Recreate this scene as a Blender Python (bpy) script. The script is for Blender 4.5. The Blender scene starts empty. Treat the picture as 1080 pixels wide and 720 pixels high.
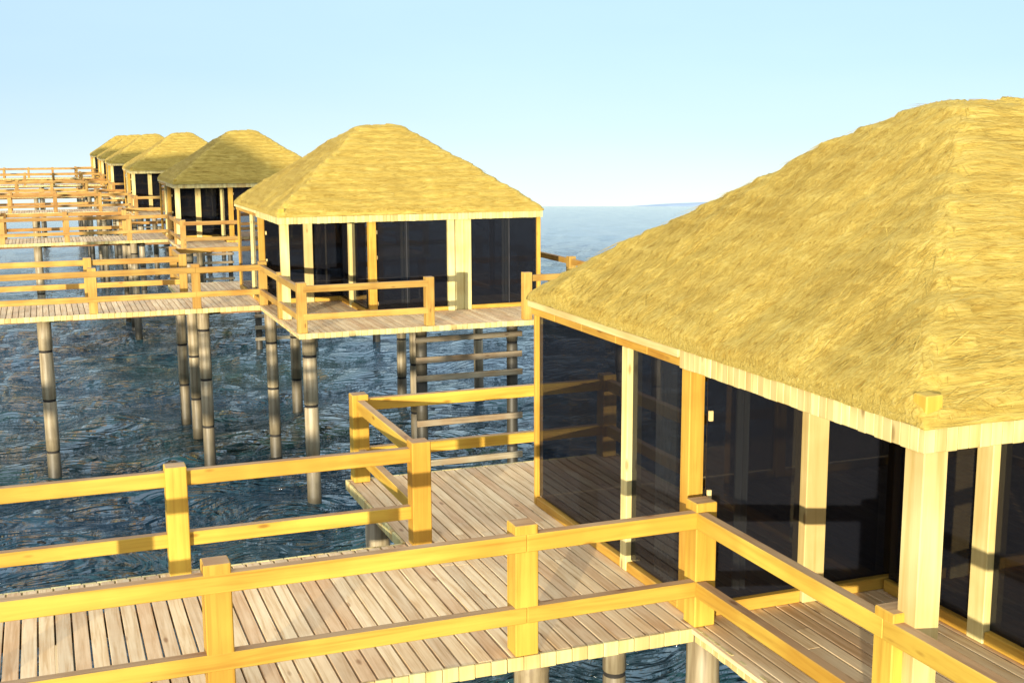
import bpy, bmesh, math, random
import numpy as np
from mathutils import Vector, Matrix, noise
random.seed(7); rng = np.random.default_rng(11)
scene = bpy.context.scene
COL = scene.collection

# ------------------------------------------------------------------ constants
F_PX, YAW, PITCH, ROLL, CAM_Z = 1286.26, 0.3667, -0.1661, -0.0040, 4.1623
SPACING = 21.995
XE, XR, YF, YB = 5.064, 11.54, 5.995, 12.554        # outer faces of the cottage
ZB, ZT = 2.205, 2.362                               # eaves board bottom and top
DX0, DXB, DXR = 5.005, 3.29, 12.95                  # deck edges in x
DYF, WYN, WYF, DYB = 3.782, 8.69, 11.78, 14.318     # deck and walkway edges in y
WX0 = -14.0                                         # left end of the walkways (at the pier)
WATER_Z, SEA_R = -3.85, 5100.0
SUN_EL, SUN_AZ = math.radians(4.0), math.radians(215.4)   # azimuth of the sun, clockwise from +Y
EXPOSURE = 1.0

# ------------------------------------------------------------------ materials
def nodes(name):
    m = bpy.data.materials.new(name); m.use_nodes = True
    nt = m.node_tree
    return m, nt, nt.nodes['Principled BSDF']

def N(nt, t, **kw):
    n = nt.nodes.new(t)
    for k, v in kw.items(): setattr(n, k, v)
    return n

def ramp(nt, src, stops):
    r = N(nt, 'ShaderNodeValToRGB')
    el = r.color_ramp.elements
    while len(el) < len(stops): el.new(0.5)
    for e, (p, c) in zip(el, stops):
        e.position = p; e.color = (*c, 1)
    nt.links.new(src, r.inputs[0])
    return r.outputs[0]

def obj_coords(nt, scale, shift=True):
    tc = N(nt, 'ShaderNodeTexCoord'); mp = N(nt, 'ShaderNodeMapping')
    mp.inputs['Scale'].default_value = scale
    src = tc.outputs['Object']
    if shift:
        geo = N(nt, 'ShaderNodeNewGeometry')
        mul = N(nt, 'ShaderNodeVectorMath', operation='SCALE'); mul.inputs[0].default_value = (7.3, 11.1, 5.7)
        nt.links.new(geo.outputs['Random Per Island'], mul.inputs['Scale'])
        add = N(nt, 'ShaderNodeVectorMath', operation='ADD')
        nt.links.new(src, add.inputs[0]); nt.links.new(mul.outputs[0], add.inputs[1])
        src = add.outputs[0]
    nt.links.new(src, mp.inputs['Vector'])
    return mp.outputs[0]

def mix(nt, fac, a, b, blend='MIX'):
    n = N(nt, 'ShaderNodeMix', data_type='RGBA', blend_type=blend)
    L = nt.links
    if isinstance(fac, float): n.inputs[0].default_value = fac
    else: L.new(fac, n.inputs[0])
    for i, v in ((6, a), (7, b)):
        if isinstance(v, tuple): n.inputs[i].default_value = (*v, 1)
        else: L.new(v, n.inputs[i])
    return n.outputs[2]

def wood(name, axis, dark, light, vary=0.25, rough=.55, grain=22.0, bump=.25, stain=.75, stain_col=(.80, .64, .50)):
    """Sawn timber with grain along one axis; each board has its own tone."""
    m, nt, b = nodes(name); L = nt.links
    s = [grain, grain, grain]; s['xyz'.index(axis)] = grain * 0.045
    v = obj_coords(nt, s)
    n1 = N(nt, 'ShaderNodeTexNoise'); n1.inputs['Scale'].default_value = 1.0
    n1.inputs['Detail'].default_value = 6; n1.inputs['Roughness'].default_value = .62
    n1.inputs['Distortion'].default_value = .6
    L.new(v, n1.inputs['Vector'])
    c = ramp(nt, n1.outputs['Fac'], [(.34, dark), (.5, tuple((a+2*q)/3 for a, q in zip(dark, light))), (.64, light)])
    geo = N(nt, 'ShaderNodeNewGeometry')
    info = N(nt, 'ShaderNodeObjectInfo')
    ad = N(nt, 'ShaderNodeMath', operation='ADD'); L.new(geo.outputs['Random Per Island'], ad.inputs[0]); L.new(info.outputs['Random'], ad.inputs[1])
    fr = N(nt, 'ShaderNodeMath', operation='FRACT'); L.new(ad.outputs[0], fr.inputs[0])
    tone = ramp(nt, fr.outputs[0], [(0, (1-vary*.6, 1-vary*.95, 1-vary*1.15)), (.3, (1-vary*.8, 1-vary*.85, 1-vary*.85)), (.6, (1-vary*.2, 1-vary*.3, 1-vary*.45)), (1, (1, 1, 1))])
    c = mix(nt, 1.0, c, tone, 'MULTIPLY')
    # weather stains, broad and soft, and a few knots
    v2 = obj_coords(nt, [x*.07 if i != 'xyz'.index(axis) else x*1.6 for i, x in enumerate(s)])
    n2 = N(nt, 'ShaderNodeTexNoise'); n2.inputs['Scale'].default_value = 1.0; n2.inputs['Detail'].default_value = 3
    L.new(v2, n2.inputs['Vector'])
    st = ramp(nt, n2.outputs['Fac'], [(.36, stain_col), (.58, (1, 1, 1))])
    c = mix(nt, stain, c, st, 'MULTIPLY')
    ks = [5.0, 5.0, 5.0]; ks['xyz'.index(axis)] = 1.7
    kv = obj_coords(nt, ks)
    vo = N(nt, 'ShaderNodeTexVoronoi'); vo.inputs['Scale'].default_value = 1.0; L.new(kv, vo.inputs['Vector'])
    kn = ramp(nt, vo.outputs['Distance'], [(.06, (.45, .34, .26)), (.13, (1, 1, 1))])
    c = mix(nt, .8, c, kn, 'MULTIPLY')
    L.new(c, b.inputs['Base Color'])
    rr = N(nt, 'ShaderNodeMapRange'); rr.inputs[3].default_value = rough-.1; rr.inputs[4].default_value = rough+.15
    L.new(n1.outputs['Fac'], rr.inputs[0]); L.new(rr.outputs[0], b.inputs['Roughness'])
    bp = N(nt, 'ShaderNodeBump'); bp.inputs['Strength'].default_value = bump; bp.inputs['Distance'].default_value = .006
    L.new(n1.outputs['Fac'], bp.inputs['Height']); L.new(bp.outputs[0], b.inputs['Normal'])
    b.inputs['Specular IOR Level'].default_value = .3
    return m

YEL_D, YEL_L = (.50, .30, .040), (.66, .455, .068)
CRE_D, CRE_L = (.62, .52, .20), (.76, .68, .32)
M = {}
for ax in 'xyz':
    M['rail_'+ax] = wood('yellow_pine_'+ax, ax, YEL_D, YEL_L, grain=14)
    M['pale_'+ax] = wood('pale_pine_'+ax, ax, CRE_D, CRE_L, vary=.2, grain=14)
    M['orange_'+ax] = wood('orange_pine_'+ax, ax, (.45, .255, .035), (.62, .38, .06), vary=.2)
for ax in 'xyz':
    M['dim_rail_'+ax] = wood('honey_pine_'+ax, ax, (.42, .245, .05), (.58, .37, .085), vary=.32)
    M['dimmer_rail_'+ax] = wood('orange_brown_pine_'+ax, ax, (.36, .20, .05), (.54, .34, .095), vary=.36)  # both sets: duller rail wood standing in for weaker light farther off
for ax in 'xy': M['weathered_'+ax] = wood('weathered_top_'+ax, ax, (.36, .22, .10), (.52, .34, .165), vary=.2, rough=.75)  # rail tops out of the low sun, their dimness in the colour
M['deck'] = wood('deck_boards', 'y', (.68, .455, .215), (.93, .735, .44), vary=.28, rough=.7, grain=26, bump=.35, stain=.35)
M['beam'] = wood('brown_beam', 'x', (.22, .12, .05), (.40, .23, .10), vary=.2, rough=.7)
M['grey_x'] = wood('weathered_wood', 'x', (.25, .21, .13), (.42, .36, .24), vary=.25, rough=.8)
M['hinge'] = wood('hinge_block', 'z', (.62, .5, .22), (.75, .62, .3), vary=.1)

def bamboo_mat():
    m, nt, b = nodes('bamboo_pole'); L = nt.links
    v = obj_coords(nt, (16, 16, 1.2))
    n1 = N(nt, 'ShaderNodeTexNoise'); n1.inputs['Scale'].default_value = 1; n1.inputs['Detail'].default_value = 5
    L.new(v, n1.inputs['Vector'])
    c = ramp(nt, n1.outputs['Fac'], [(.3, (.20, .145, .075)), (.5, (.33, .26, .15)), (.7, (.45, .375, .235))])
    # dark slime towards the water line: a stain with its own shape
    tc = N(nt, 'ShaderNodeTexCoord'); sp = N(nt, 'ShaderNodeSeparateXYZ'); L.new(tc.outputs['Object'], sp.inputs[0])
    n2 = N(nt, 'ShaderNodeTexNoise'); n2.inputs['Scale'].default_value = 3.0; L.new(tc.outputs['Object'], n2.inputs['Vector'])
    ad = N(nt, 'ShaderNodeMath', operation='MULTIPLY_ADD'); ad.inputs[1].default_value = .8
    L.new(n2.outputs['Fac'], ad.inputs[0]); L.new(sp.outputs['Z'], ad.inputs[2])
    mr = N(nt, 'ShaderNodeMapRange'); mr.inputs[1].default_value = 3.6; mr.inputs[2].default_value = 5.3
    L.new(ad.outputs[0], mr.inputs[0])
    c = mix(nt, mr.outputs[0], (.05, .042, .026), c)
    L.new(c, b.inputs['Base Color']); b.inputs['Roughness'].default_value = .55
    bp = N(nt, 'ShaderNodeBump'); bp.inputs['Strength'].default_value = .3; bp.inputs['Distance'].default_value = .01
    L.new(n1.outputs['Fac'], bp.inputs['Height']); L.new(bp.outputs[0], b.inputs['Normal'])
    m2, nt2, b2 = nodes('bamboo_node_ring'); b2.inputs['Base Color'].default_value = (.022, .018, .014, 1); b2.inputs['Roughness'].default_value = .8
    return m, m2
M['bamboo'], M['bamboo_ring'] = bamboo_mat()

def thatch_mat(name, strands):
    m, nt, b = nodes(name); L = nt.links
    v = obj_coords(nt, (3.2, 26, 26), shift=False)
    n1 = N(nt, 'ShaderNodeTexNoise'); n1.inputs['Scale'].default_value = 1; n1.inputs['Detail'].default_value = 7
    n1.inputs['Roughness'].default_value = .65; n1.inputs['Distortion'].default_value = 1.1
    L.new(v, n1.inputs['Vector'])
    c = ramp(nt, n1.outputs['Fac'], [(.25, (.31, .195, .036)), (.45, (.47, .33, .066)), (.6, (.55, .405, .098)), (.78, (.65, .505, .165))])
    v2 = obj_coords(nt, (.9, .9, 2.2), shift=False)
    n2 = N(nt, 'ShaderNodeTexNoise'); n2.inputs['Scale'].default_value = 1; n2.inputs['Detail'].default_value = 4
    L.new(v2, n2.inputs['Vector'])
    pat = ramp(nt, n2.outputs['Fac'], [(.34, (.74, .66, .5)), (.5, (1, 1, 1)), (.68, (1.0, .98, .84))])
    c = mix(nt, .32, c, pat, 'MULTIPLY')
    if strands:
        geo = N(nt, 'ShaderNodeNewGeometry')
        t = ramp(nt, geo.outputs['Random Per Island'], [(0, (.70, .60, .45)), (.2, (.90, .85, .74)), (.6, (1, .98, .90)), (.92, (1.0, 1.0, .95)), (1, (1.2, 1.2, 1.15))])
        c = mix(nt, 1.0, c, t, 'MULTIPLY')
    L.new(c, b.inputs['Base Color']); b.inputs['Roughness'].default_value = .85
    b.inputs['Specular IOR Level'].default_value = .15
    if not strands:
        bp = N(nt, 'ShaderNodeBump'); bp.inputs['Strength'].default_value = .8; bp.inputs['Distance'].default_value = .03
        L.new(n1.outputs['Fac'], bp.inputs['Height']); L.new(bp.outputs[0], b.inputs['Normal'])
    return m
M['thatch'] = thatch_mat('thatch', False)
M['straw'] = thatch_mat('straw', True)

def glass_mat():
    m, nt, b = nodes('dark_tinted_glass'); L = nt.links
    nt.nodes.remove(b)
    out = nt.nodes['Material Output']
    tr = N(nt, 'ShaderNodeBsdfTransparent'); tr.inputs[0].default_value = (.42, .42, .435, 1)
    df = N(nt, 'ShaderNodeBsdfDiffuse'); df.inputs[0].default_value = (.030, .033, .046, 1)
    gl = N(nt, 'ShaderNodeBsdfGlossy'); gl.inputs['Roughness'].default_value = .015; gl.inputs[0].default_value = (.75, .75, .8, 1)
    fr = N(nt, 'ShaderNodeFresnel'); fr.inputs['IOR'].default_value = 1.4
    tc = N(nt, 'ShaderNodeTexCoord'); nz = N(nt, 'ShaderNodeTexNoise'); nz.inputs['Scale'].default_value = .7; nz.inputs['Detail'].default_value = 1
    L.new(tc.outputs['Object'], nz.inputs['Vector'])
    bp = N(nt, 'ShaderNodeBump'); bp.inputs['Strength'].default_value = .12; bp.inputs['Distance'].default_value = .03
    L.new(nz.outputs['Fac'], bp.inputs['Height']); L.new(bp.outputs[0], gl.inputs['Normal'])
    m1 = N(nt, 'ShaderNodeMixShader'); m1.inputs[0].default_value = .22; L.new(tr.outputs[0], m1.inputs[1]); L.new(df.outputs[0], m1.inputs[2])
    # the pane is a thin slab: only its outer faces mirror
    ge = N(nt, 'ShaderNodeNewGeometry'); sb = N(nt, 'ShaderNodeMath', operation='SUBTRACT'); sb.inputs[0].default_value = 1; L.new(ge.outputs['Backfacing'], sb.inputs[1])
    ml = N(nt, 'ShaderNodeMath', operation='MULTIPLY'); L.new(fr.outputs[0], ml.inputs[0]); L.new(sb.outputs[0], ml.inputs[1])
    m2 = N(nt, 'ShaderNodeMixShader'); L.new(ml.outputs[0], m2.inputs[0]); L.new(m1.outputs[0], m2.inputs[1]); L.new(gl.outputs[0], m2.inputs[2])
    L.new(m2.outputs[0], out.inputs[0])
    return m
M['glass'] = glass_mat()

def curtain_mat():
    m, nt, b = nodes('curtain_cloth')
    v = obj_coords(nt, (40, 40, 1.5), shift=False)
    n = N(nt, 'ShaderNodeTexNoise'); n.inputs['Scale'].default_value = 1; nt.links.new(v, n.inputs['Vector'])
    c = ramp(nt, n.outputs['Fac'], [(.3, (.70, .72, .58)), (.7, (.86, .87, .74))])
    nt.links.new(c, b.inputs['Base Color']); b.inputs['Roughness'].default_value = .9
    return m
M['curtain'] = curtain_mat()

def plain(name, c, rough=.8, nscale=4.0, var=.25):
    m, nt, b = nodes(name)
    v = obj_coords(nt, (1, 1, 1), shift=False)
    n = N(nt, 'ShaderNodeTexNoise'); n.inputs['Scale'].default_value = nscale; n.inputs['Detail'].default_value = 5
    nt.links.new(v, n.inputs['Vector'])
    col = ramp(nt, n.outputs['Fac'], [(.3, tuple(x*(1-var) for x in c)), (.7, tuple(min(1, x*(1+var)) for x in c))])
    nt.links.new(col, b.inputs['Base Color']); b.inputs['Roughness'].default_value = rough
    return m
M['dark_frame'] = plain('dark_frame', (.03, .03, .035), rough=.5)
M['ceiling'] = plain('woven_ceiling', (.16, .11, .06))
M['hill'] = plain('distant_hill', (.40, .50, .60), nscale=.05, var=.12)  # pale blue: haze of the distance is put into this colour
M['seabed'] = plain('seabed', (.05, .06, .05))

def water_mat():
    m, nt, b = nodes('sea_water'); L = nt.links
    b.inputs['Roughness'].default_value = .03; b.inputs['IOR'].default_value = 1.333
    tc = N(nt, 'ShaderNodeTexCoord')
    def nz(scale, detail, dist, stretch):
        mp = N(nt, 'ShaderNodeMapping'); mp.inputs['Scale'].default_value = stretch; mp.inputs['Rotation'].default_value = (0, 0, .35)
        L.new(tc.outputs['Object'], mp.inputs['Vector'])
        n = N(nt, 'ShaderNodeTexNoise'); n.inputs['Scale'].default_value = scale; n.inputs['Detail'].default_value = detail
        n.inputs['Distortion'].default_value = dist; L.new(mp.outputs[0], n.inputs['Vector'])
        return n.outputs['Fac']
    a = nz(.62, 2.2, 2.6, (.7, 1.45, 1)); c = nz(2.4, 2.5, 1.8, (.65, 1.5, 1))
    def crest(src):                                   # rounded troughs and sharp crests
        m1 = N(nt, 'ShaderNodeMath', operation='MULTIPLY_ADD'); m1.inputs[1].default_value = 2.6; m1.inputs[2].default_value = -1.3; L.new(src, m1.inputs[0])
        m2 = N(nt, 'ShaderNodeMath', operation='ABSOLUTE'); L.new(m1.outputs[0], m2.inputs[0])
        m3 = N(nt, 'ShaderNodeMath', operation='SUBTRACT'); m3.inputs[0].default_value = 1; L.new(m2.outputs[0], m3.inputs[1])
        return m3.outputs[0]
    a = crest(a); c = crest(c)
    ln = N(nt, 'ShaderNodeVectorMath', operation='LENGTH'); L.new(tc.outputs['Object'], ln.inputs[0])
    fd = N(nt, 'ShaderNodeMapRange'); fd.inputs[1].default_value = 25; fd.inputs[2].default_value = 110; fd.inputs[3].default_value = 1; fd.inputs[4].default_value = .10
    L.new(ln.outputs['Value'], fd.inputs[0])
    b1 = N(nt, 'ShaderNodeBump'); b1.inputs['Distance'].default_value = .55; L.new(a, b1.inputs['Height']); L.new(fd.outputs[0], b1.inputs['Strength'])
    b2 = N(nt, 'ShaderNodeBump'); b2.inputs['Distance'].default_value = .028; L.new(c, b2.inputs['Height']); L.new(fd.outputs[0], b2.inputs['Strength'])
    L.new(b1.outputs[0], b2.inputs['Normal']); L.new(b2.outputs[0], b.inputs['Normal'])
    # green and blue drifts in the water itself
    d = nz(.12, 3, .5, (1, 1, 1))
    col = ramp(nt, d, [(.35, (.014, .050, .078)), (.55, (.016, .056, .066)), (.7, (.036, .066, .046))])
    L.new(col, b.inputs['Base Color'])
    return m
M['water'] = water_mat()

# ------------------------------------------------------------------ mesh builder
class MB:
    def __init__(s): s.v = []; s.f = []; s.m = []
    def add(s, vs, fs, mi=0):
        o = len(s.v); s.v += [tuple(p) for p in vs]
        s.f += [tuple(o+i for i in q) for q in fs]; s.m += [mi]*len(fs)
    def box(s, x0, x1, y0, y1, z0, z1, bev=.006, mi=0, jit=0.0):
        """A box with all edges chamfered by bev."""
        if jit:
            j = [random.uniform(-jit, jit) for _ in range(6)]
            x0 += j[0]; x1 += j[1]; y0 += j[2]; y1 += j[3]; z0 += j[4]; z1 += j[5]
        lo = (x0, y0, z0); hi = (x1, y1, z1)
        if bev <= 0:
            P = [(x, y, z) for x in (x0, x1) for y in (y0, y1) for z in (z0, z1)]
            s.add(P, [(0, 1, 3, 2), (4, 6, 7, 5), (0, 4, 5, 1), (2, 3, 7, 6), (0, 2, 6, 4), (1, 5, 7, 3)], mi); return
        b = min(bev, .45*min(h-l for l, h in zip(lo, hi)))
        vs = []; idx = {}
        for sx in (0, 1):
            for sy in (0, 1):
                for sz in (0, 1):
                    S = (sx, sy, sz)
                    for ax in range(3):      # vertex lying on the face of axis ax
                        p = [(hi[k]-b if S[k] else lo[k]+b) if k != ax else (hi[k] if S[k] else lo[k]) for k in range(3)]
                        idx[S, ax] = len(vs); vs.append(p)
        fs = []
        C3 = [(a, c, d) for a in (0, 1) for c in (0, 1) for d in (0, 1)]
        for ax in range(3):
            o1, o2 = [k for k in range(3) if k != ax]
            for side in (0, 1):
                q = []
                for a, c in ((0, 0), (1, 0), (1, 1), (0, 1)):
                    S = [0]*3; S[ax] = side; S[o1] = a; S[o2] = c; q.append(idx[tuple(S), ax])
                fs.append(q)
        for ax in range(3):                  # edge chamfers along axis ax
            o1, o2 = [k for k in range(3) if k != ax]
            for a in (0, 1):
                for c in (0, 1):
                    S0 = [0]*3; S0[o1] = a; S0[o2] = c; S1 = list(S0); S1[ax] = 1
                    S0 = tuple(S0); S1 = tuple(S1)
                    fs.append([idx[S0, o1], idx[S1, o1], idx[S1, o2], idx[S0, o2]])
        for S in C3: fs.append([idx[S, 0], idx[S, 1], idx[S, 2]])
        ctr = Vector([(l+h)/2 for l, h in zip(lo, hi)])
        out = []
        for q in fs:
            P = [Vector(vs[i]) for i in q]
            n = (P[1]-P[0]).cross(P[2]-P[0])
            c = sum(P, Vector())/len(P)
            out.append(tuple(q) if n.dot(c-ctr) > 0 else tuple(reversed(q)))
        s.add(vs, out, mi)
    def lathe(s, cx, cy, prof, seg=14):
        """prof: list of (z, r, material index of the band above)."""
        o = len(s.v)
        for z, r, _ in prof:
            for k in range(seg):
                a = 2*math.pi*k/seg; s.v.append((cx+r*math.cos(a), cy+r*math.sin(a), z))
        for i in range(len(prof)-1):
            for k in range(seg):
                k2 = (k+1) % seg
                s.f.append((o+i*seg+k, o+i*seg+k2, o+(i+1)*seg+k2, o+(i+1)*seg+k)); s.m.append(prof[i][2])
        s.f.append(tuple(o+(len(prof)-1)*seg+k for k in range(seg))); s.m.append(0)
        s.f.append(tuple(o+k for k in reversed(range(seg)))); s.m.append(0)
    def build(s, name, mats, parent=None, base=(0, 0, 0), smooth=False):
        me = bpy.data.meshes.new(name)
        if parent is not None and parent.get('base') is not None: base = tuple(parent['base'])
        me.from_pydata([(x-base[0], y-base[1], z-base[2]) for x, y, z in s.v], [], s.f)
        for mt in (mats if isinstance(mats, (list, tuple)) else [mats]): me.materials.append(mt)
        me.polygons.foreach_set('material_index', s.m)
        if smooth: me.polygons.foreach_set('use_smooth', [True]*len(me.polygons))
        me.update()
        o = bpy.data.objects.new(name, me); COL.objects.link(o)
        if parent is not None: o.parent = parent
        else: o.location = base
        return o

BASES = {}
class Root:
    pass
def tag(o, label=None, cat=None, group=None, kind=None):
    for k, v in (('label', label), ('category', cat), ('group', group), ('kind', kind)):
        if v: o[k] = v
    return o
def thing(name, base, label, cat, group=None):
    o = bpy.data.objects.new(name, None); COL.objects.link(o); o.location = base
    o.empty_display_size = .3
    tag(o, label, cat, group)
    BASES[o.name] = tuple(base)
    return o
def part(mb, name, mats, parent, base, smooth=False):
    o = mb.build(name, mats, None, base, smooth)
    o.parent = parent; o.location = (0, 0, 0)
    return o
def box_part(name, mat, parent, base, *dims, bev=.008):
    mb = MB(); mb.box(*dims, bev=bev); return part(mb, name, mat, parent, base)
def copy_tree(o, parent=None):
    c = o.copy(); COL.objects.link(c)
    if parent is not None: c.parent = parent
    for ch in list(o.children): copy_tree(ch, c)
    return c

# ------------------------------------------------------------------ the roof
def smin(a, b, k=.06):
    h = max(k-abs(a-b), 0)/k
    return min(a, b)-h*h*k*.25
OV = .05                                           # thatch overhang past the board
RX0, RX1, RY0, RY1 = XE-OV, XR+OV, YF-OV, YB+OV
def roof_t(x, y):
    a = (x-RX0)/2.80; b = (RX1-x)/2.80; c = (y-RY0)/3.02; d = (RY1-y)/3.02
    return smin(smin(a, b), smin(c, d))
def roof_z(x, y, rough=True):
    t = roof_t(x, y)
    if t > .9: t = .9+.1*(1-math.exp(-(t-.9)/.1))*1.0      # rounded crest
    t = min(t, 1.0)
    z = ZT+.15+2.04*t
    z -= .03*math.exp(-(t/.03)**2)                 # rolled lower edge
    if rough:
        z += .045*(noise.noise(Vector((x*1.1, y*1.1, 3.1))))+.02*noise.noise(Vector((x*3.4, y*3.4, 7.7)))
        # courses of thatch: each layer steps down over the one below
        fx = min((x-RX0)/2.8, (RX1-x)/2.8) < min((y-RY0)/3.02, (RY1-y)/3.02)
        ph = (t*13+.35*noise.noise(Vector((x*.8, y*.8, 1.7)))) % 1.0
        z -= (.030 if fx else .055)*ph
        if fx: z += .05*noise.noise(Vector((x*.3, y*1.9+x*.5, 9.0)))+.02*noise.noise(Vector((x*1.2, y*6+x*1.5, 4.0)))   # bundles running down the slope
    return z
def roof_slope_dirs(x, y):
    ds = ((x-RX0)/2.8, (RX1-x)/2.8, (y-RY0)/3.02, (RY1-y)/3.02)
    i = ds.index(min(ds))
    down = (Vector((-1, 0, -.70)), Vector((1, 0, -.70)), Vector((0, -1, -.65)), Vector((0, 1, -.65)))[i].normalized()
    along = Vector((0, 1, 0)) if i < 2 else Vector((1, 0, 0))
    return i, down, along, down.cross(along) if down.cross(along).z > 0 else along.cross(down)

def roof_base_mesh():
    mb = MB(); n = 150
    xs = [RX0+(RX1-RX0)*i/n for i in range(n+1)]; ys = [RY0+(RY1-RY0)*i/n for i in range(n+1)]
    vs = []
    for y in ys:
        for x in xs:
            vs.append((x, y, roof_z(x, y)))
    fs = [(j*(n+1)+i, j*(n+1)+i+1, (j+1)*(n+1)+i+1, (j+1)*(n+1)+i) for j in range(n) for i in range(n)]
    # skirt down to the board, and an underside
    ring = [i for i in range(n+1)]+[(j+1)*(n+1)-1 for j in range(1, n+1)]+[n*(n+1)+i for i in range(n-1, -1, -1)]+[j*(n+1) for j in range(n-1, 0, -1)]
    o = len(vs)
    for k in ring: vs.append((vs[k][0], vs[k][1], ZT+.004+.012*noise.noise(Vector((vs[k][0]*5, vs[k][1]*5, 0)))))
    R_ = len(ring)
    for a in range(R_):
        b = (a+1) % R_
        fs.append((ring[a], o+a, o+b, ring[b]))
    fs.append(tuple(o+a for a in range(R_)))
    mb.add(vs, fs)
    return mb

def straw_mesh(count):
    mb = MB()
    def strand(p, d, w, L, nrm, curl):
        side = d.cross(nrm).normalized()*w*.5
        a = p; b = p+d*L*.55+nrm*curl*.6; c = p+d*L-nrm*.004+nrm*curl*.4
        o = len(mb.v)
        for q in (a-side, a+side, b+side*.9, b-side*.9, c): mb.v.append(tuple(q))
        mb.f += [(o, o+1, o+2, o+3), (o+3, o+2, o+4)]; mb.m += [0, 0]
    for _ in range(count):
        x = random.uniform(RX0, RX1); y = random.uniform(RY0, RY1)
        i, down, along, nrm = roof_slope_dirs(x, y)
        if i == 1 or i == 3:
            if random.random() < .55: continue
        z = roof_z(x, y)+random.uniform(-.004, .014)
        if i < 2:
            ang = random.gauss(0, .33)
            d = (down*math.cos(ang)+along*math.sin(ang)).normalized()
            if random.random() < .12: d = (d+along*random.choice((-1, 1))*.9).normalized()
        else:
            sgn = random.choice((-1, 1, 1))
            d = (along*sgn+down*random.uniform(-.05, .55)).normalized()
        L = random.uniform(.14, .42); w = random.choice((.004, .005, .006, .008))
        p = Vector((x, y, z)); e = p+d*L
        if not (RX0-.05 < e.x < RX1+.05 and RY0-.05 < e.y < RY1+.05): continue
        if roof_slope_dirs(e.x, e.y)[0] != i: continue
        if min(x-RX0, RX1-x, y-RY0, RY1-y) < .03: continue
        strand(p, d, w, L, nrm, random.uniform(.002, .014))
    # loose ends hanging over the eaves
    for _ in range(2200):
        s = random.random()*4; k = int(s); u = .03+.94*(s-k)
        x, y = ((RX0+.06, RY0+(RY1-RY0)*u), (RX1-.06, RY0+(RY1-RY0)*u), (RX0+(RX1-RX0)*u, RY0+.06), (RX0+(RX1-RX0)*u, RY1-.06))[k]
        i, down, along, nrm = roof_slope_dirs(x, y)
        d = (down+along*random.gauss(0, .35)).normalized()
        strand(Vector((x, y, roof_z(x, y)+random.uniform(-.03, .01))), d, random.choice((.007, .01, .013)), random.uniform(.06, .14), nrm, .004)
    # fuzz along hips and crest
    for _ in range(900):
        t = random.random()
        cx = random.choice((0, 1)); cy = random.choice((0, 1))
        x = (RX0+2.8*t) if cx == 0 else (RX1-2.8*t); y = (RY0+3.02*t) if cy == 0 else (RY1-3.02*t)
        x += random.gauss(0, .06); y += random.gauss(0, .06)
        x = min(max(x, RX0), RX1); y = min(max(y, RY0), RY1)
        if t < .05: continue
        i, down, along, nrm = roof_slope_dirs(x, y)
        d = (down+along*random.gauss(0, .5)).normalized()
        strand(Vector((x, y, roof_z(x, y)+.002)), d, .006, random.uniform(.1, .24), nrm, .008)
    return mb

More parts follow.
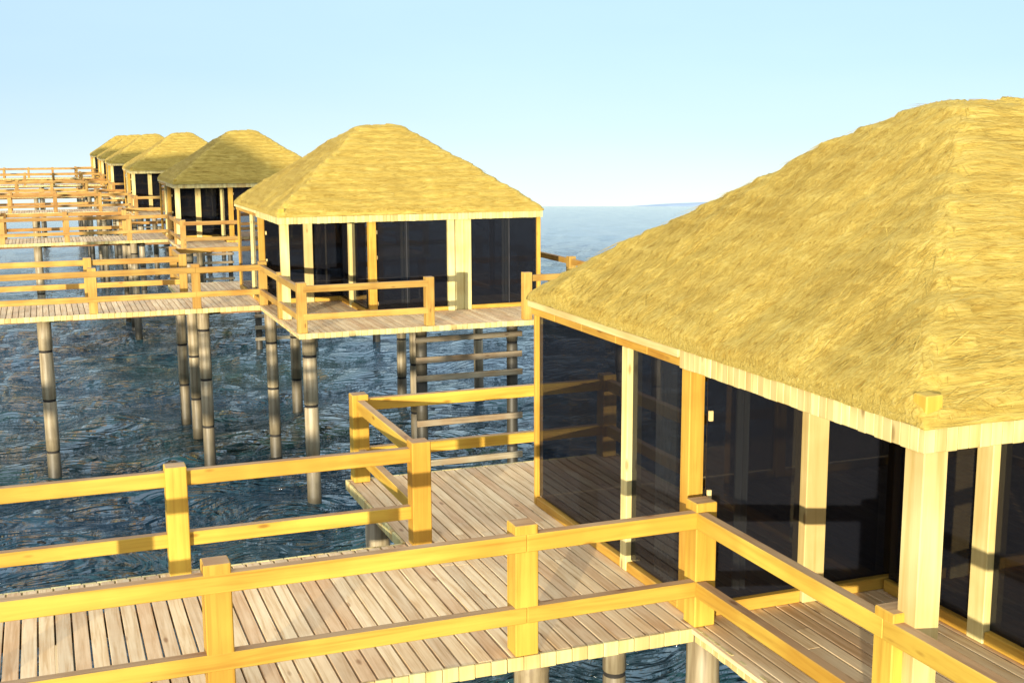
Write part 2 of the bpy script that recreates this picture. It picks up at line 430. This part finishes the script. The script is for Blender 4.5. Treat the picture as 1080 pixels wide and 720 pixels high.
# ------------------------------------------------------------------ one cottage with its deck, rails and piles
HB = ((XE+XR)/2, (YF+YB)/2, 0)
def make_hut():
    root = thing('thatched_cottage', HB, 'x', 'cottage', 'thatched cottages on stilts in a row')
    P = lambda mb, name, mat, par=root, smooth=False: part(mb, name, mat, par, HB, smooth)
    B = lambda name, mat, *d, par=root, bev=.008: box_part(name, M[mat], par, HB, *d, bev=bev)
    roof = P(roof_base_mesh(), 'thatch_roof', M['thatch'], smooth=True)
    P(straw_mesh(24000), 'straw_layer', M['straw'], roof)
    mb = MB(); mb.box(XE+.14, XR-.14, YF+.14, YB-.14, ZT-.06, ZT-.02, bev=0); P(mb, 'ceiling', M['ceiling'])
    # eaves boards: rows of short upright slats
    def slats_x(y0, y1, xa, xb, z0, z1, w=.088):
        m = MB(); n = round((xb-xa)/w); w = (xb-xa)/n
        for k in range(n): m.box(xa+k*w+.002, xa+(k+1)*w-.002, y0, y1, z0+random.uniform(-.004, .004), z1, bev=.004)
        return m
    def slats_y(x0, x1, ya, yb, z0, z1, w=.088):
        m = MB(); n = round((yb-ya)/w); w = (yb-ya)/n
        for k in range(n): m.box(x0, x1, ya+k*w+.002, ya+(k+1)*w-.002, z0+random.uniform(-.004, .004), z1, bev=.004)
        return m
    P(slats_x(YF-.03, YF+.02, XE-.03, XR+.03, ZB, ZT), 'eaves_board', M['pale_z'])
    P(slats_y(XE-.03, XE+.02, YF+.024, 9.1, ZB, ZT), 'eaves_board', M['pale_z'])
    m_ = MB(); m_.box(XE-.045, XE+.02, 9.105, YB+.03, ZT-.072, ZT); P(m_, 'eaves_board', M['pale_y'])
    m_ = MB()
    ys = [9.105, 9.75, 10.4, 11.2, 11.9, YB]
    for a, b in zip(ys, ys[1:]): m_.box(XE-.006, XE+.05, a+.002, b-.002, ZB, ZT-.075)
    P(m_, 'wall_plate', M['orange_y'])
    m_ = MB(); m_.box(XR-.02, XR+.03, YF+.024, YB+.03, ZB, ZT); P(m_, 'eaves_board', M['pale_y'])
    m_ = MB(); m_.box(XE+.024, XR-.024, YB-.02, YB+.03, ZB, ZT); P(m_, 'eaves_board', M['pale_x'])
    # posts
    Q = .10
    post = lambda mat, cx, cy, wx, wy, z1=ZB-.002, z0=.003: B('wall_post', mat, cx-wx/2, cx+wx/2, cy-wy/2, cy+wy/2, z0, z1)
    corner = B('corner_post', 'pale_z', XE+.025, XE+.215, YF+.025, YF+.215, .003, ZT-.002)
    B('post_cap', 'rail_z', XE-.01, XE+.12, YF-.01, YF+.12, ZT+.005, 2.565, par=corner)
    post('orange_z', XE+.045, YB-.04, .06, .06)
    
    post('orange_z', XR-.05, YF+.07, .09, .09)
    post('orange_z', XR-.05, YB-.05, .09, .09)
    post('pale_z', XE+.085, 10.22, .16, .13)
    post('orange_z', XE+.085, 9.05, .15, .15)
    post('pale_z', 6.30, 8.93, .22, .2)
    post('orange_z', 7.28, 8.93, .14, .2)
    post('pale_z', 7.15, 7.62, .2, .19)
    post('orange_z', 7.25, YF+.115, .18, .18)
    post('pale_z', 9.20, YF+.1, .17, .16)
    post('pale_z', 9.415, YF+.13, .25, .1)
    post('pale_z', 9.625, YF+.1, .17, .16)
    post('orange_z', XR-.09, 9.3, .12, .14); post('orange_z', 8.3, YB-.09, .14, .12)
    # sills at the foot of the walls, cut between the posts
    B('sill', 'orange_y', XE+.01, XE+.12, 10.29, 12.46, .003, .10)
    B('sill', 'orange_y', XE+.01, XE+.12, 9.135, 10.15, .003, .10)
    B('sill', 'orange_x', XE+.163, 6.185, 8.86, 8.98, .003, .115)
    B('sill', 'orange_x', 6.415, 7.205, 8.86, 8.98, .003, .115)
    B('sill', 'orange_y', 7.06, 7.18, 7.72, 8.82, .003, .115)
    B('sill', 'orange_y', 7.06, 7.18, 6.21, 7.52, .003, .115)
    B('sill', 'orange_x', 7.345, 9.11, YF+.05, YF+.17, .003, .10)
    B('sill', 'orange_x', 9.715, XR-.1, YF+.05, YF+.17, .003, .10)
    B('sill', 'orange_y', XR-.14, XR-.03, 6.12, 9.22, .003, .1); B('sill', 'orange_y', XR-.14, XR-.03, 9.38, 12.44, .003, .1)
    B('sill', 'orange_x', XE+.1, 8.22, YB-.14, YB-.03, .003, .1); B('sill', 'orange_x', 8.38, XR-.1, YB-.14, YB-.03, .003, .1)
    # glass, each pane a part; doors are panes that carry hinges
    g = .012
    def pane(name, x0, x1, y0, y1, z0=.115, z1=ZB+.03): return B(name, 'glass', x0, x1, y0, y1, z0, z1, bev=0)
    pane('glass_pane', XE+.06, XE+.06+g, 10.288, 12.48); pane('glass_pane', XE+.06, XE+.06+g, 9.122, 10.152)
    d1 = pane('glass_door', XE+.158, 6.188, 8.93, 8.93+g); pane('glass_pane', 6.412, 7.208, 8.93, 8.93+g)
    pane('glass_pane', 7.12, 7.12+g, 7.718, 8.825); pane('glass_pane', 7.12, 7.12+g, 6.205, 7.522)
    d2 = pane('glass_door', 7.342, 8.095, YF+.11, YF+.11+g, .105); pane('glass_pane', 8.105, 9.112, YF+.11, YF+.11+g, .105)
    pane('glass_pane', 9.712, 10.715, YF+.11, YF+.11+g, .105); pane('glass_pane', 10.725, XR-.098, YF+.11, YF+.11+g, .105)
    pane('glass_pane', XR-.09, XR-.09+g, 6.12, 9.228); pane('glass_pane', XR-.09, XR-.09+g, 9.372, 12.45)
    pane('glass_pane', XE+.1, 8.228, YB-.09, YB-.09+g); pane('glass_pane', 8.372, XR-.1, YB-.09, YB-.09+g)
    for z in (.42, 1.1, 1.8): B('hinge', 'hinge', XE+.162, XE+.2, 8.895, 8.925, z-.045, z+.045, par=d1, bev=.004)
    for z in (.25, .75, 1.35, 1.95): B('hinge', 'hinge', 7.342, 7.378, YF+.07, YF+.105, z-.045, z+.045, par=d2, bev=.004)
    for xm in (8.1, 10.72): B('mullion', 'dark_frame', xm-.01, xm+.01, YF+.085, YF+.105, .105, ZB, bev=.003)
    return root

DB = ((DXB+DXR)/2, (DYF+DYB)/2, 0)
PW = .1372
def planks(ranges, ya_yb):
    m = MB()
    x0, x1 = ranges
    n = round((x1-x0)/PW); w = (x1-x0)/n
    for k in range(n):
        xa = x0+k*w; xb = xa+w; xm = (xa+xb)/2
        a, b = ya_yb(xm)
        cuts = [a]
        if b-a > 4.2: cuts.append(a+(b-a)*random.uniform(.35, .65))
        cuts.append(b)
        for c, d in zip(cuts, cuts[1:]):
            m.box(xa+.008, xb-.008, c+(.002 if c > a else 0), d-(.002 if d < b else 0), -.04+random.uniform(-.003, .003), random.uniform(-.0015, .0015), bev=.004)
    return m
def edge_x(m, y0, y1, xa, xb, z0=-.115, z1=.002, w=PW):
    n = max(1, round((xb-xa)/w)); w = (xb-xa)/n
    for k in range(n): m.box(xa+k*w+.0025, xa+(k+1)*w-.0025, y0, y1, z0+random.uniform(-.006, .004), z1+random.uniform(-.003, .003), bev=.005)
def edge_y(m, x0, x1, ya, yb, z0=-.115, z1=.002, w=.1):
    n = max(1, round((yb-ya)/w)); w = (yb-ya)/n
    for k in range(n): m.box(x0, x1, ya+k*w+.0025, ya+(k+1)*w-.0025, z0+random.uniform(-.006, .004), z1+random.uniform(-.003, .003), bev=.005)

E_ = .035
def make_deck():
    root = thing('cottage_deck', DB, 'x', 'deck', 'decks under the cottages')
    P = lambda mb, name, mat: part(mb, name, mat, root, DB)
    P(planks((DXB+E_, DXR-E_), lambda x: ((WYN+E_ if x < DX0+.03 else DYF+E_), DYB-E_)), 'decking', M['deck'])
    for f, a in ((edge_x, (DYF, DYF+E_-.002, DX0, DXR)), (edge_x, (WYN, WYN+E_-.002, DXB+.002, DX0-.003)), (edge_y, (DX0, DX0+E_-.002, DYF+E_, WYN-.003)),
                 (edge_y, (DXB, DXB+E_-.002, WYF+.003, DYB-E_)), (edge_x, (DYB-E_+.002, DYB, DXB, DXR)), (edge_y, (DXR-E_+.002, DXR, DYF+E_, DYB-E_))):
        m = MB(); f(m, *a); P(m, 'edge_trim', M['pale_z'])
    for y in (5.0, 9.5, 11.2, 13.4):
        x0 = DXB+.3 if y > WYN else DX0+.35
        mm = MB(); mm.box(x0, DXR-.3, y-.07, y+.07, -.26, -.046); P(mm, 'beam', M['beam'])
    return root
WB = ((WX0+DXB)/2, (WYN+WYF)/2, 0)
def make_walk():
    root = thing('boardwalk', WB, 'x', 'boardwalk', 'boardwalks leading to the cottages')
    P = lambda mb, name, mat: part(mb, name, mat, root, WB)
    P(planks((WX0, DXB+E_-.004), lambda x: (WYN+E_, WYF-E_)), 'decking', M['deck'])
    for y0, y1 in ((WYN, WYN+E_-.002), (WYF-E_+.002, WYF)):
        m = MB(); edge_x(m, y0, y1, WX0, DXB-.002); P(m, 'edge_trim', M['pale_z'])
    for y in (9.5, 11.0):
        mm = MB(); mm.box(WX0, DXB, y-.06, y+.06, -.24, -.046); P(mm, 'beam', M['beam'])
    return root

RZ = ((.885, 1.03), (.285, .42))
def dim_top_faces(mb, z):
    # browner upper faces: dimness of tops the low sun misses, painted on
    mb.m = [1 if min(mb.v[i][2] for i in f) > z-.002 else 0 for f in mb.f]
def rail_run(root, base, posts, segs):
    for (x, y) in posts:
        mb = MB(); a, b = random.uniform(-.004, .004), random.uniform(-.004, .004)
        mb.box(x-.1+a, x+.1+a, y-.1+b, y+.1+b, .004, 1.1+random.uniform(-.012, .012), bev=.009)
        dim_top_faces(mb, max(v[2] for v in mb.v))
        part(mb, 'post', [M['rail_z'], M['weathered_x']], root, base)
    for (ax, c0, c1, a, b) in segs:          # axis, thickness range, length range
        for z0, z1 in RZ:
            mb = MB(); cuts = [a, b]
            if ax == 'x': mb.box(a, b, c0, c1, z0, z1, bev=.007)
            else: mb.box(c0, c1, a, b, z0, z1, bev=.007)
            dim_top_faces(mb, z1)
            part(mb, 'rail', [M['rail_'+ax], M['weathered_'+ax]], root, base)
NP = .10
def make_near_rail():
    base = (DX0, WYN, 0)
    root = thing('railing', base, 'x', 'railing', 'yellow timber railings')
    yn = WYN+.1; xs = DX0+.1; yf = DYF+.15
    px = [3.46+.0, 1.03, -1.40, -3.83, -6.26, -8.69, -11.12, -13.55]
    posts = [(xs, yn)]+[(x, yn) for x in px]+[(xs, 6.23), (xs, yf), (7.97, yf)]
    segs = [('x', yn-.106, yn-.006, a, b) for a, b in zip([xs-.02, 3.46, -1.4, -6.26, -11.12], [3.46, -1.4, -6.26, -11.12, -13.55])]
    segs = [(s[0], s[1], s[2], min(s[3], s[4])+(.0015), max(s[3], s[4])-.0015) for s in segs]
    segs += [('y', xs-.106, xs-.006, yf+.02, 6.228), ('y', xs-.106, xs-.006, 6.232, yn-.11), ('x', yf-.106, yf-.006, xs+.02, 7.93)]
    rail_run(root, base, posts, segs)
    return root
def make_far_rail():
    base = (DXB, WYF, 0)
    root = thing('railing', base, 'x', 'railing', 'yellow timber railings')
    yb = WYF-.09; xq = DXB+.17; ybk = DYB-.09; xr = DXR-.14; yf = DYF+.15
    px = [1.04, -1.39, -3.82, -6.25, -8.68, -11.11, -13.54]
    posts = [(xq, yb)]+[(x, yb) for x in px]+[(xq, ybk), (6.4, ybk), (9.6, ybk), (xr, ybk), (xr, 10.6), (xr, 7.05), (xr, yf), (10.32, yf)]
    segs = [('x', yb-.03, yb+.07, a, b) for a, b in zip([1.0415, -3.8185, -8.6785, -13.54], [xq-.02, 1.0385, -3.8215, -8.6815])]
    segs += [('y', xq-.05, xq+.05, yb+.02, ybk-.02), ('x', ybk-.05, ybk+.05, xq+.02, 6.398), ('x', ybk-.05, ybk+.05, 6.402, 9.598), ('x', ybk-.05, ybk+.05, 9.602, xr-.02),
             ('y', xr-.05, xr+.05, 10.602, ybk-.02), ('y', xr-.05, xr+.05, 7.052, 10.598), ('y', xr-.05, xr+.05, yf+.02, 7.048), ('x', yf-.05, yf+.05, 10.34, xr-.02)]
    rail_run(root, base, posts, segs)
    return root

def pile_mesh(seed, r):
    random.seed(seed)
    prof = []; z = -7.2+random.uniform(0, .6); top = -.117
    prof.append((z, r*.98, 0))
    while True:
        z += 1.22+random.uniform(-.12, .12)
        if z > top-.3: break
        prof += [(z-.05, r*.99, 0), (z-.03, r*.93, 1), (z+.03, r*.93, 0), (z+.045, r*1.01, 0), (z+.30, r*1.0, 0), (z+.33, r*1.045, 0), (z+.37, r*1.0, 0)]
    prof.append((top, r, 0))
    mb = MB(); base = (0, 0, -7.2)
    mb.lathe(0, 0, prof, 16)
    return mb, base
PILES = [(-.11, 9.0, 'near edge'), (3.62, 9.0, 'near corner where it meets the walkway'), (5.3, 9.05, 'inner corner below the porch rail'), (5.33, 4.35, 'front left corner'),
         (3.65, 11.75, 'walkway far edge'), (3.55, 13.8, 'back left corner'), (6.88, 14.1, 'back edge, left of centre'), (10.2, 14.1, 'back edge, right of centre'),
         (12.7, 14.1, 'back right corner'), (12.7, 4.3, 'front right corner'), (-6.2, 9.0, 'walkway near edge farther out'), (-6.2, 11.5, 'walkway far edge farther out'), (9.1, 8.9, 'middle of the floor'), (-.11, 11.5, 'far edge of the walkway')]
def make_piles():
    out = []
    for k, (x, y, pos) in enumerate(PILES):
        mb, base = pile_mesh(100+k, .15 if k % 3 else .16)
        o = mb.build('bamboo_pile', [M['bamboo'], M['bamboo_ring']], None, base, smooth=True)
        o.location = (x, y, base[2]); o['pos'] = pos
        tx, ty = random.uniform(-.008, .008), random.uniform(-.008, .008)
        o.rotation_euler = (tx, ty, 0); o.location.x -= ty*7.1; o.location.y += tx*7.1
        tag(o, 'x', 'pile', 'bamboo piles standing in the water')
        out.append(o)
    random.seed(5)
    return out
def make_ladder():
    base = (9.0, 4.0, -4)
    root = thing('water_ladder', base, 'x', 'ladder', 'wide plank ladders down to the water')
    for x in (7.9, 10.12):
        prof_mb, b0 = pile_mesh(int(x*10), .13)
        prof_mb.v = [(a+x, b+4.35, c) for a, b, c in prof_mb.v]
        part(prof_mb, 'bamboo_upright', [M['bamboo'], M['bamboo_ring']], root, base, True)
    for k, z in enumerate((-.36, -.83, -1.25, -1.72, -2.30, -2.78, -3.25, -3.7)):
        mb = MB(); mb.box(7.72, 10.3, 4.13, 4.205, z-.07, z+.07, jit=.01); part(mb, 'rung', M['grey_x'], root, base)
    return root

# ------------------------------------------------------------------ build the row
HUTS = ['nearest', 'second', 'third', 'fourth', 'fifth', 'sixth', 'farthest']
HUT_LABEL = [
    'large thatched cottage filling the right side, closest to the viewer, with dark glass walls',
    'sunlit thatched cottage in the middle of the picture, dark glass front facing the viewer',
    'thatched cottage with shaded olive roof, directly behind the sunlit middle cottage',
    'small thatched cottage, fourth along the row, left of the one with the shaded olive roof',
    'small distant thatched cottage, third from the far end of the row, partly hidden',
    'tiny distant thatched cottage, second from the far end of the row',
    'tiny thatched cottage at the far left end of the row, the most distant one']
DXN = [0, 0, -.11, -.24, -.18, .2, .4]
proto = {'hut': make_hut(), 'deck': make_deck(), 'walk': make_walk(), 'near': make_near_rail(), 'far': make_far_rail(), 'ladder': make_ladder()}
piles = make_piles()
def label_unit(u, pl, n):
    h = HUTS[n]
    u['hut']['label'] = HUT_LABEL[n]
    u['deck']['label'] = f'plank deck with pale edging on piles, carrying the {h} cottage of the row'
    u['walk']['label'] = f'plank boardwalk running in from the left to the {h} cottage of the row'
    u['near']['label'] = f'yellow two-rail railing on the near edge of the {h} cottage\'s boardwalk and porch'
    u['far']['label'] = f'yellow two-rail railing on the far edge of the {h} cottage\'s boardwalk and deck'
    u['ladder']['label'] = f'wide plank ladder from the front deck of the {h} cottage into the water'
    for o in pl:
        o['label'] = f'ringed bamboo pile under the {h} cottage, {o["pos"]}'
units = [(proto, piles)]
for n in range(1, 7):
    u = {k: copy_tree(o) for k, o in proto.items()}
    pl = []
    for o in piles:
        c = copy_tree(o); pl.append(c)
    for o in list(u.values())+pl:
        o.location.x += DXN[n]; o.location.y += SPACING*n
    for o in (u['near'], u['far']):                      # farther railings dimmed in colour, as less lit and hazier
        for ch in o.children:
            ax = ch.data.materials[0].name.split('.')[0][-1]
            ch.material_slots[0].link = 'OBJECT'; ch.material_slots[0].material = M[('dim_rail_' if n == 1 else 'dimmer_rail_')+ax]
    units.append((u, pl))
for n, (u, pl) in enumerate(units): label_unit(u, pl, n)
for u, pl in units:
    for o in pl: del o['pos']

# curtains hanging behind the glass of the two nearest cottages
def curtain(x, y, ax, width, label, folds=7, z0=.12, z1=2.18):
    mb = MB(); n = folds*8; vs = []
    for th in (0, .006):
        for z in (z0, (z0+z1)/2, z1):
            for i in range(n+1):
                u = i/n*width; w = .028*math.sin(i/8*2*math.pi)+.012*math.sin(i*.7)
                vs.append((x+u, y+w+th, z) if ax == 'x' else (x+w+th, y+u, z))
    k = n+1; fs = []
    for s in (0, 3*k):
        for r in range(2):
            for i in range(n): fs.append((s+r*k+i, s+r*k+i+1, s+(r+1)*k+i+1, s+(r+1)*k+i))
    mb.add(vs, fs)
    base = (x, y, z0)
    o = mb.build('curtain', M['curtain'], None, base, True); o.location = base
    tag(o, label, 'curtain', 'pale curtains behind the dark glass')
curtain(XE+.13, 9.42, 'y', .38, 'pale gathered curtain behind the side glass left of the orange door post', folds=5)
curtain(5.62, 9.10, 'x', .12, 'narrow pale curtain edge behind the nearest cottage\'s hinged porch door', folds=2)
curtain(8.0, YF+.3+SPACING, 'x', .22, 'pale curtain behind the front door glass of the middle cottage', folds=3)
curtain(10.6, YF+.3+SPACING, 'x', .2, 'pale curtain behind the right-hand front glass of the middle cottage', folds=3)

# main pier that all boardwalks join, and unseen pavilions added beyond it to shade the far roofs
pier = thing('main_pier', (-16, 70, 0), 'long plank pier that all the cottage boardwalks join at their left ends', 'pier')
m = MB()
for k in range(420):
    y = -6+k*.4; m.box(-18, WX0-.01, y+.005, y+.395, -.04, random.uniform(-.003, .003), bev=0)
part(m, 'decking', M['deck'], pier, (-16, 70, 0))
m = MB()
for x in (-17.5, -14.6): m.box(x-.1, x+.1, -6, 162, -.3, -.045)
part(m, 'beam', M['beam'], pier, (-16, 70, 0))
for k, (px, py, sx, sz) in enumerate([(-24.9, 12.3, 1.55, 1.45), (-19.4, 32.2, 1.3, .5), (-19.9, 54.2, 1.3, .5), (-19.9, 76.2, 1.3, .5), (-19.9, 98.2, 1.3, .5)]):
    EH = 5.75
    t = thing('shade_pavilion', (px, py, 0), 'x', 'shade_pavilion', 'added thatched shade roofs out of view')
    tag(t, f'added thatched shade roof on posts, {["first", "second", "third", "fourth", "fifth"][k]} from the shore end, outside the view')
    roof = [c for c in proto['hut'].children if c.name.startswith('thatch_roof')][0]
    c = copy_tree(roof, t); c.scale = (sx, sx, sz); c.location = (0, 0, EH-ZT*sz)
    for qx in (-1, 1):
        for qy in (-1, 1):
            x, y = px+qx*3.0*sx, py+qy*3.0*sx
            mb = MB(); mb.box(x-.15, x+.15, y-.15, y+.15, -7, EH+.1); part(mb, 'post', M['rail_z'], t, (px, py, 0))
    mb = MB(); mb.box(px-3.4*sx, px+3.4*sx, py-3.4*sx, py+3.4*sx, -.15, 0); part(mb, 'floor', M['deck'], t, (px, py, 0))

# ------------------------------------------------------------------ sea
def sea():
    rs = [0.0]; r = 3.0
    while r < 70: rs.append(r); r *= 1.0125
    while r < 900: rs.append(r); r *= 1.04
    na = 640
    # denser in the view direction
    az = np.concatenate([np.linspace(math.radians(-14), math.radians(56), 460, endpoint=False), np.linspace(math.radians(56), math.radians(346), na-460, endpoint=False)])
    R_, A_ = np.meshgrid(np.array(rs[1:]), az, indexing='ij')
    X = R_*np.sin(A_); Y = R_*np.cos(A_); Z = np.zeros_like(X)
    for k in range(46):
        lam = math.exp(rng.uniform(math.log(.7), math.log(5.5)))
        d = rng.normal(0.9, .9); kx, ky = math.sin(d)*2*math.pi/lam, math.cos(d)*2*math.pi/lam
        fade = np.clip(1.6-R_*.0125*3.2/lam, 0, 1)
        ph = kx*X+ky*Y+rng.uniform(0, 6.28)+.9*np.sin(X*.31+k)+.9*np.sin(Y*.27+2*k)
        Z += .0065*lam**.9*fade*(1-2*np.abs(np.sin(ph/2))**1.3)
    Z += WATER_Z-R_**2/(2*SEA_R)
    n = X.shape[0]
    vs = [(0, 0, WATER_Z)]+list(zip(X.ravel().tolist(), Y.ravel().tolist(), Z.ravel().tolist()))
    fs = []
    for j in range(na): fs.append((0, 1+(j+1) % na, 1+j))
    for i in range(n-1):
        a = 1+i*na
        for j in range(na):
            k = (j+1) % na
            fs.append((a+j, a+k, a+na+k, a+na+j))
    mb = MB(); mb.v = vs; mb.f = fs; mb.m = [0]*len(fs)
    o = mb.build('sea', M['water'], None, (0, 0, 0), True)
    tag(o, kind='structure')
sea()

# low far coast at the right of the horizon
def hills():
    vs = []; fs = []; n = 90
    for i in range(n+1):
        a = math.radians(25+i*.75); d = 420
        t = i/n
        az = 25+i*.75
        top = -22.45+min(6.0, (az-25)*.46)+.25*noise.noise(Vector((i*.35, 2, 0)))+.2*noise.noise(Vector((i*1.3, 5, 0)))
        zb = -30
        for dd, z in ((0, zb), (18, top-.5), (45, top), (110, zb)):
            vs.append(((d+dd)*math.sin(a), (d+dd)*math.cos(a), z))
    for i in range(n):
        for k in range(3): fs.append((i*4+k, (i+1)*4+k, (i+1)*4+k+1, i*4+k+1))
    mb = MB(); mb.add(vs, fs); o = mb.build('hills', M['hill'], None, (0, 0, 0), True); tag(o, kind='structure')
hills()

# ------------------------------------------------------------------ sky, sun, camera
w = bpy.data.worlds.new('World'); scene.world = w; w.use_nodes = True
nt = w.node_tree; L = nt.links; bg = nt.nodes['Background']; out = nt.nodes['World Output']
sky = N(nt, 'ShaderNodeTexSky'); sky.sky_type = 'NISHITA'; sky.sun_disc = False
sky.sun_elevation = SUN_EL; sky.sun_rotation = SUN_AZ
sky.dust_density = .6; sky.ozone_density = 2.2; sky.air_density = 1.0
tc = N(nt, 'ShaderNodeTexCoord'); sp = N(nt, 'ShaderNodeSeparateXYZ'); cb = N(nt, 'ShaderNodeCombineXYZ')
L.new(tc.outputs['Generated'], sp.inputs[0])
mx = N(nt, 'ShaderNodeMath', operation='MAXIMUM'); mx.inputs[1].default_value = -.056; L.new(sp.outputs[2], mx.inputs[0])
ad = N(nt, 'ShaderNodeMath', operation='ADD'); ad.inputs[1].default_value = .155; L.new(mx.outputs[0], ad.inputs[0])
L.new(sp.outputs[0], cb.inputs[0]); L.new(sp.outputs[1], cb.inputs[1]); L.new(ad.outputs[0], cb.inputs[2])
nm = N(nt, 'ShaderNodeVectorMath', operation='NORMALIZE'); L.new(cb.outputs[0], nm.inputs[0]); L.new(nm.outputs[0], sky.inputs['Vector'])
L.new(sky.outputs[0], bg.inputs[0]); bg.inputs[1].default_value = .118
hz = N(nt, 'ShaderNodeBackground')
# thin pale haze low down, an added brighter overhead sky to light the decks
mrz = N(nt, 'ShaderNodeMapRange'); mrz.inputs[1].default_value = -.06; mrz.inputs[2].default_value = .94; L.new(sp.outputs[2], mrz.inputs[0])
haze_fill = ramp(nt, mrz.outputs[0], [(0, (.265, .24, .23)), (.06, (.205, .205, .225)), (.115, (.175, .20, .235)), (.175, (.18, .215, .25)), (.8, (.62, .64, .67))])
# faint unevenness of the haze
nzs = N(nt, 'ShaderNodeTexNoise'); nzs.inputs['Scale'].default_value = 2.2; nzs.inputs['Detail'].default_value = 4
mps = N(nt, 'ShaderNodeMapping'); mps.inputs['Scale'].default_value = (1, 1, 5); L.new(tc.outputs['Generated'], mps.inputs['Vector']); L.new(mps.outputs[0], nzs.inputs['Vector'])
un = ramp(nt, nzs.outputs['Fac'], [(.35, (.95, .955, .96)), (.65, (1.05, 1.04, 1.03))])
haze_fill = mix(nt, 1.0, haze_fill, un, 'MULTIPLY')
L.new(haze_fill, hz.inputs[0])
sm = N(nt, 'ShaderNodeAddShader'); L.new(bg.outputs[0], sm.inputs[0]); L.new(hz.outputs[0], sm.inputs[1]); L.new(sm.outputs[0], out.inputs[0])

sl = bpy.data.lights.new('sun', 'SUN'); sl.energy = 3.9; sl.angle = math.radians(.6); sl.color = (1, .90, .70)
so = bpy.data.objects.new('sun', sl); COL.objects.link(so)
dirv = Vector((math.sin(SUN_AZ)*math.cos(SUN_EL), math.cos(SUN_AZ)*math.cos(SUN_EL), math.sin(SUN_EL)))
so.rotation_euler = dirv.to_track_quat('Z', 'Y').to_euler(); so.location = dirv*60

cam = bpy.data.cameras.new('camera'); co = bpy.data.objects.new('camera', cam); COL.objects.link(co); scene.camera = co
cam.sensor_width = 36; cam.sensor_fit = 'HORIZONTAL'; cam.lens = 36*F_PX/1080; cam.clip_start = .05; cam.clip_end = 3000
fw = Vector((math.sin(YAW)*math.cos(PITCH), math.cos(YAW)*math.cos(PITCH), math.sin(PITCH)))
r0 = fw.cross(Vector((0, 0, 1))).normalized(); u0 = r0.cross(fw)
r = r0*math.cos(ROLL)+u0*math.sin(ROLL); u = -r0*math.sin(ROLL)+u0*math.cos(ROLL)
co.matrix_world = Matrix(((r.x, u.x, -fw.x, 0), (r.y, u.y, -fw.y, 0), (r.z, u.z, -fw.z, CAM_Z), (0, 0, 0, 1)))

vs = scene.view_settings
scene.display_settings.display_device = 'sRGB'; vs.view_transform = 'Standard'; vs.look = 'None'; vs.exposure = EXPOSURE; vs.gamma = 1; vs.use_curve_mapping = False
cy = scene.cycles
cy.use_denoising = True; cy.max_bounces = 6; cy.diffuse_bounces = 3; cy.glossy_bounces = 4; cy.transparent_max_bounces = 12
cy.sample_clamp_indirect = 4; cy.caustics_reflective = False; cy.caustics_refractive = False
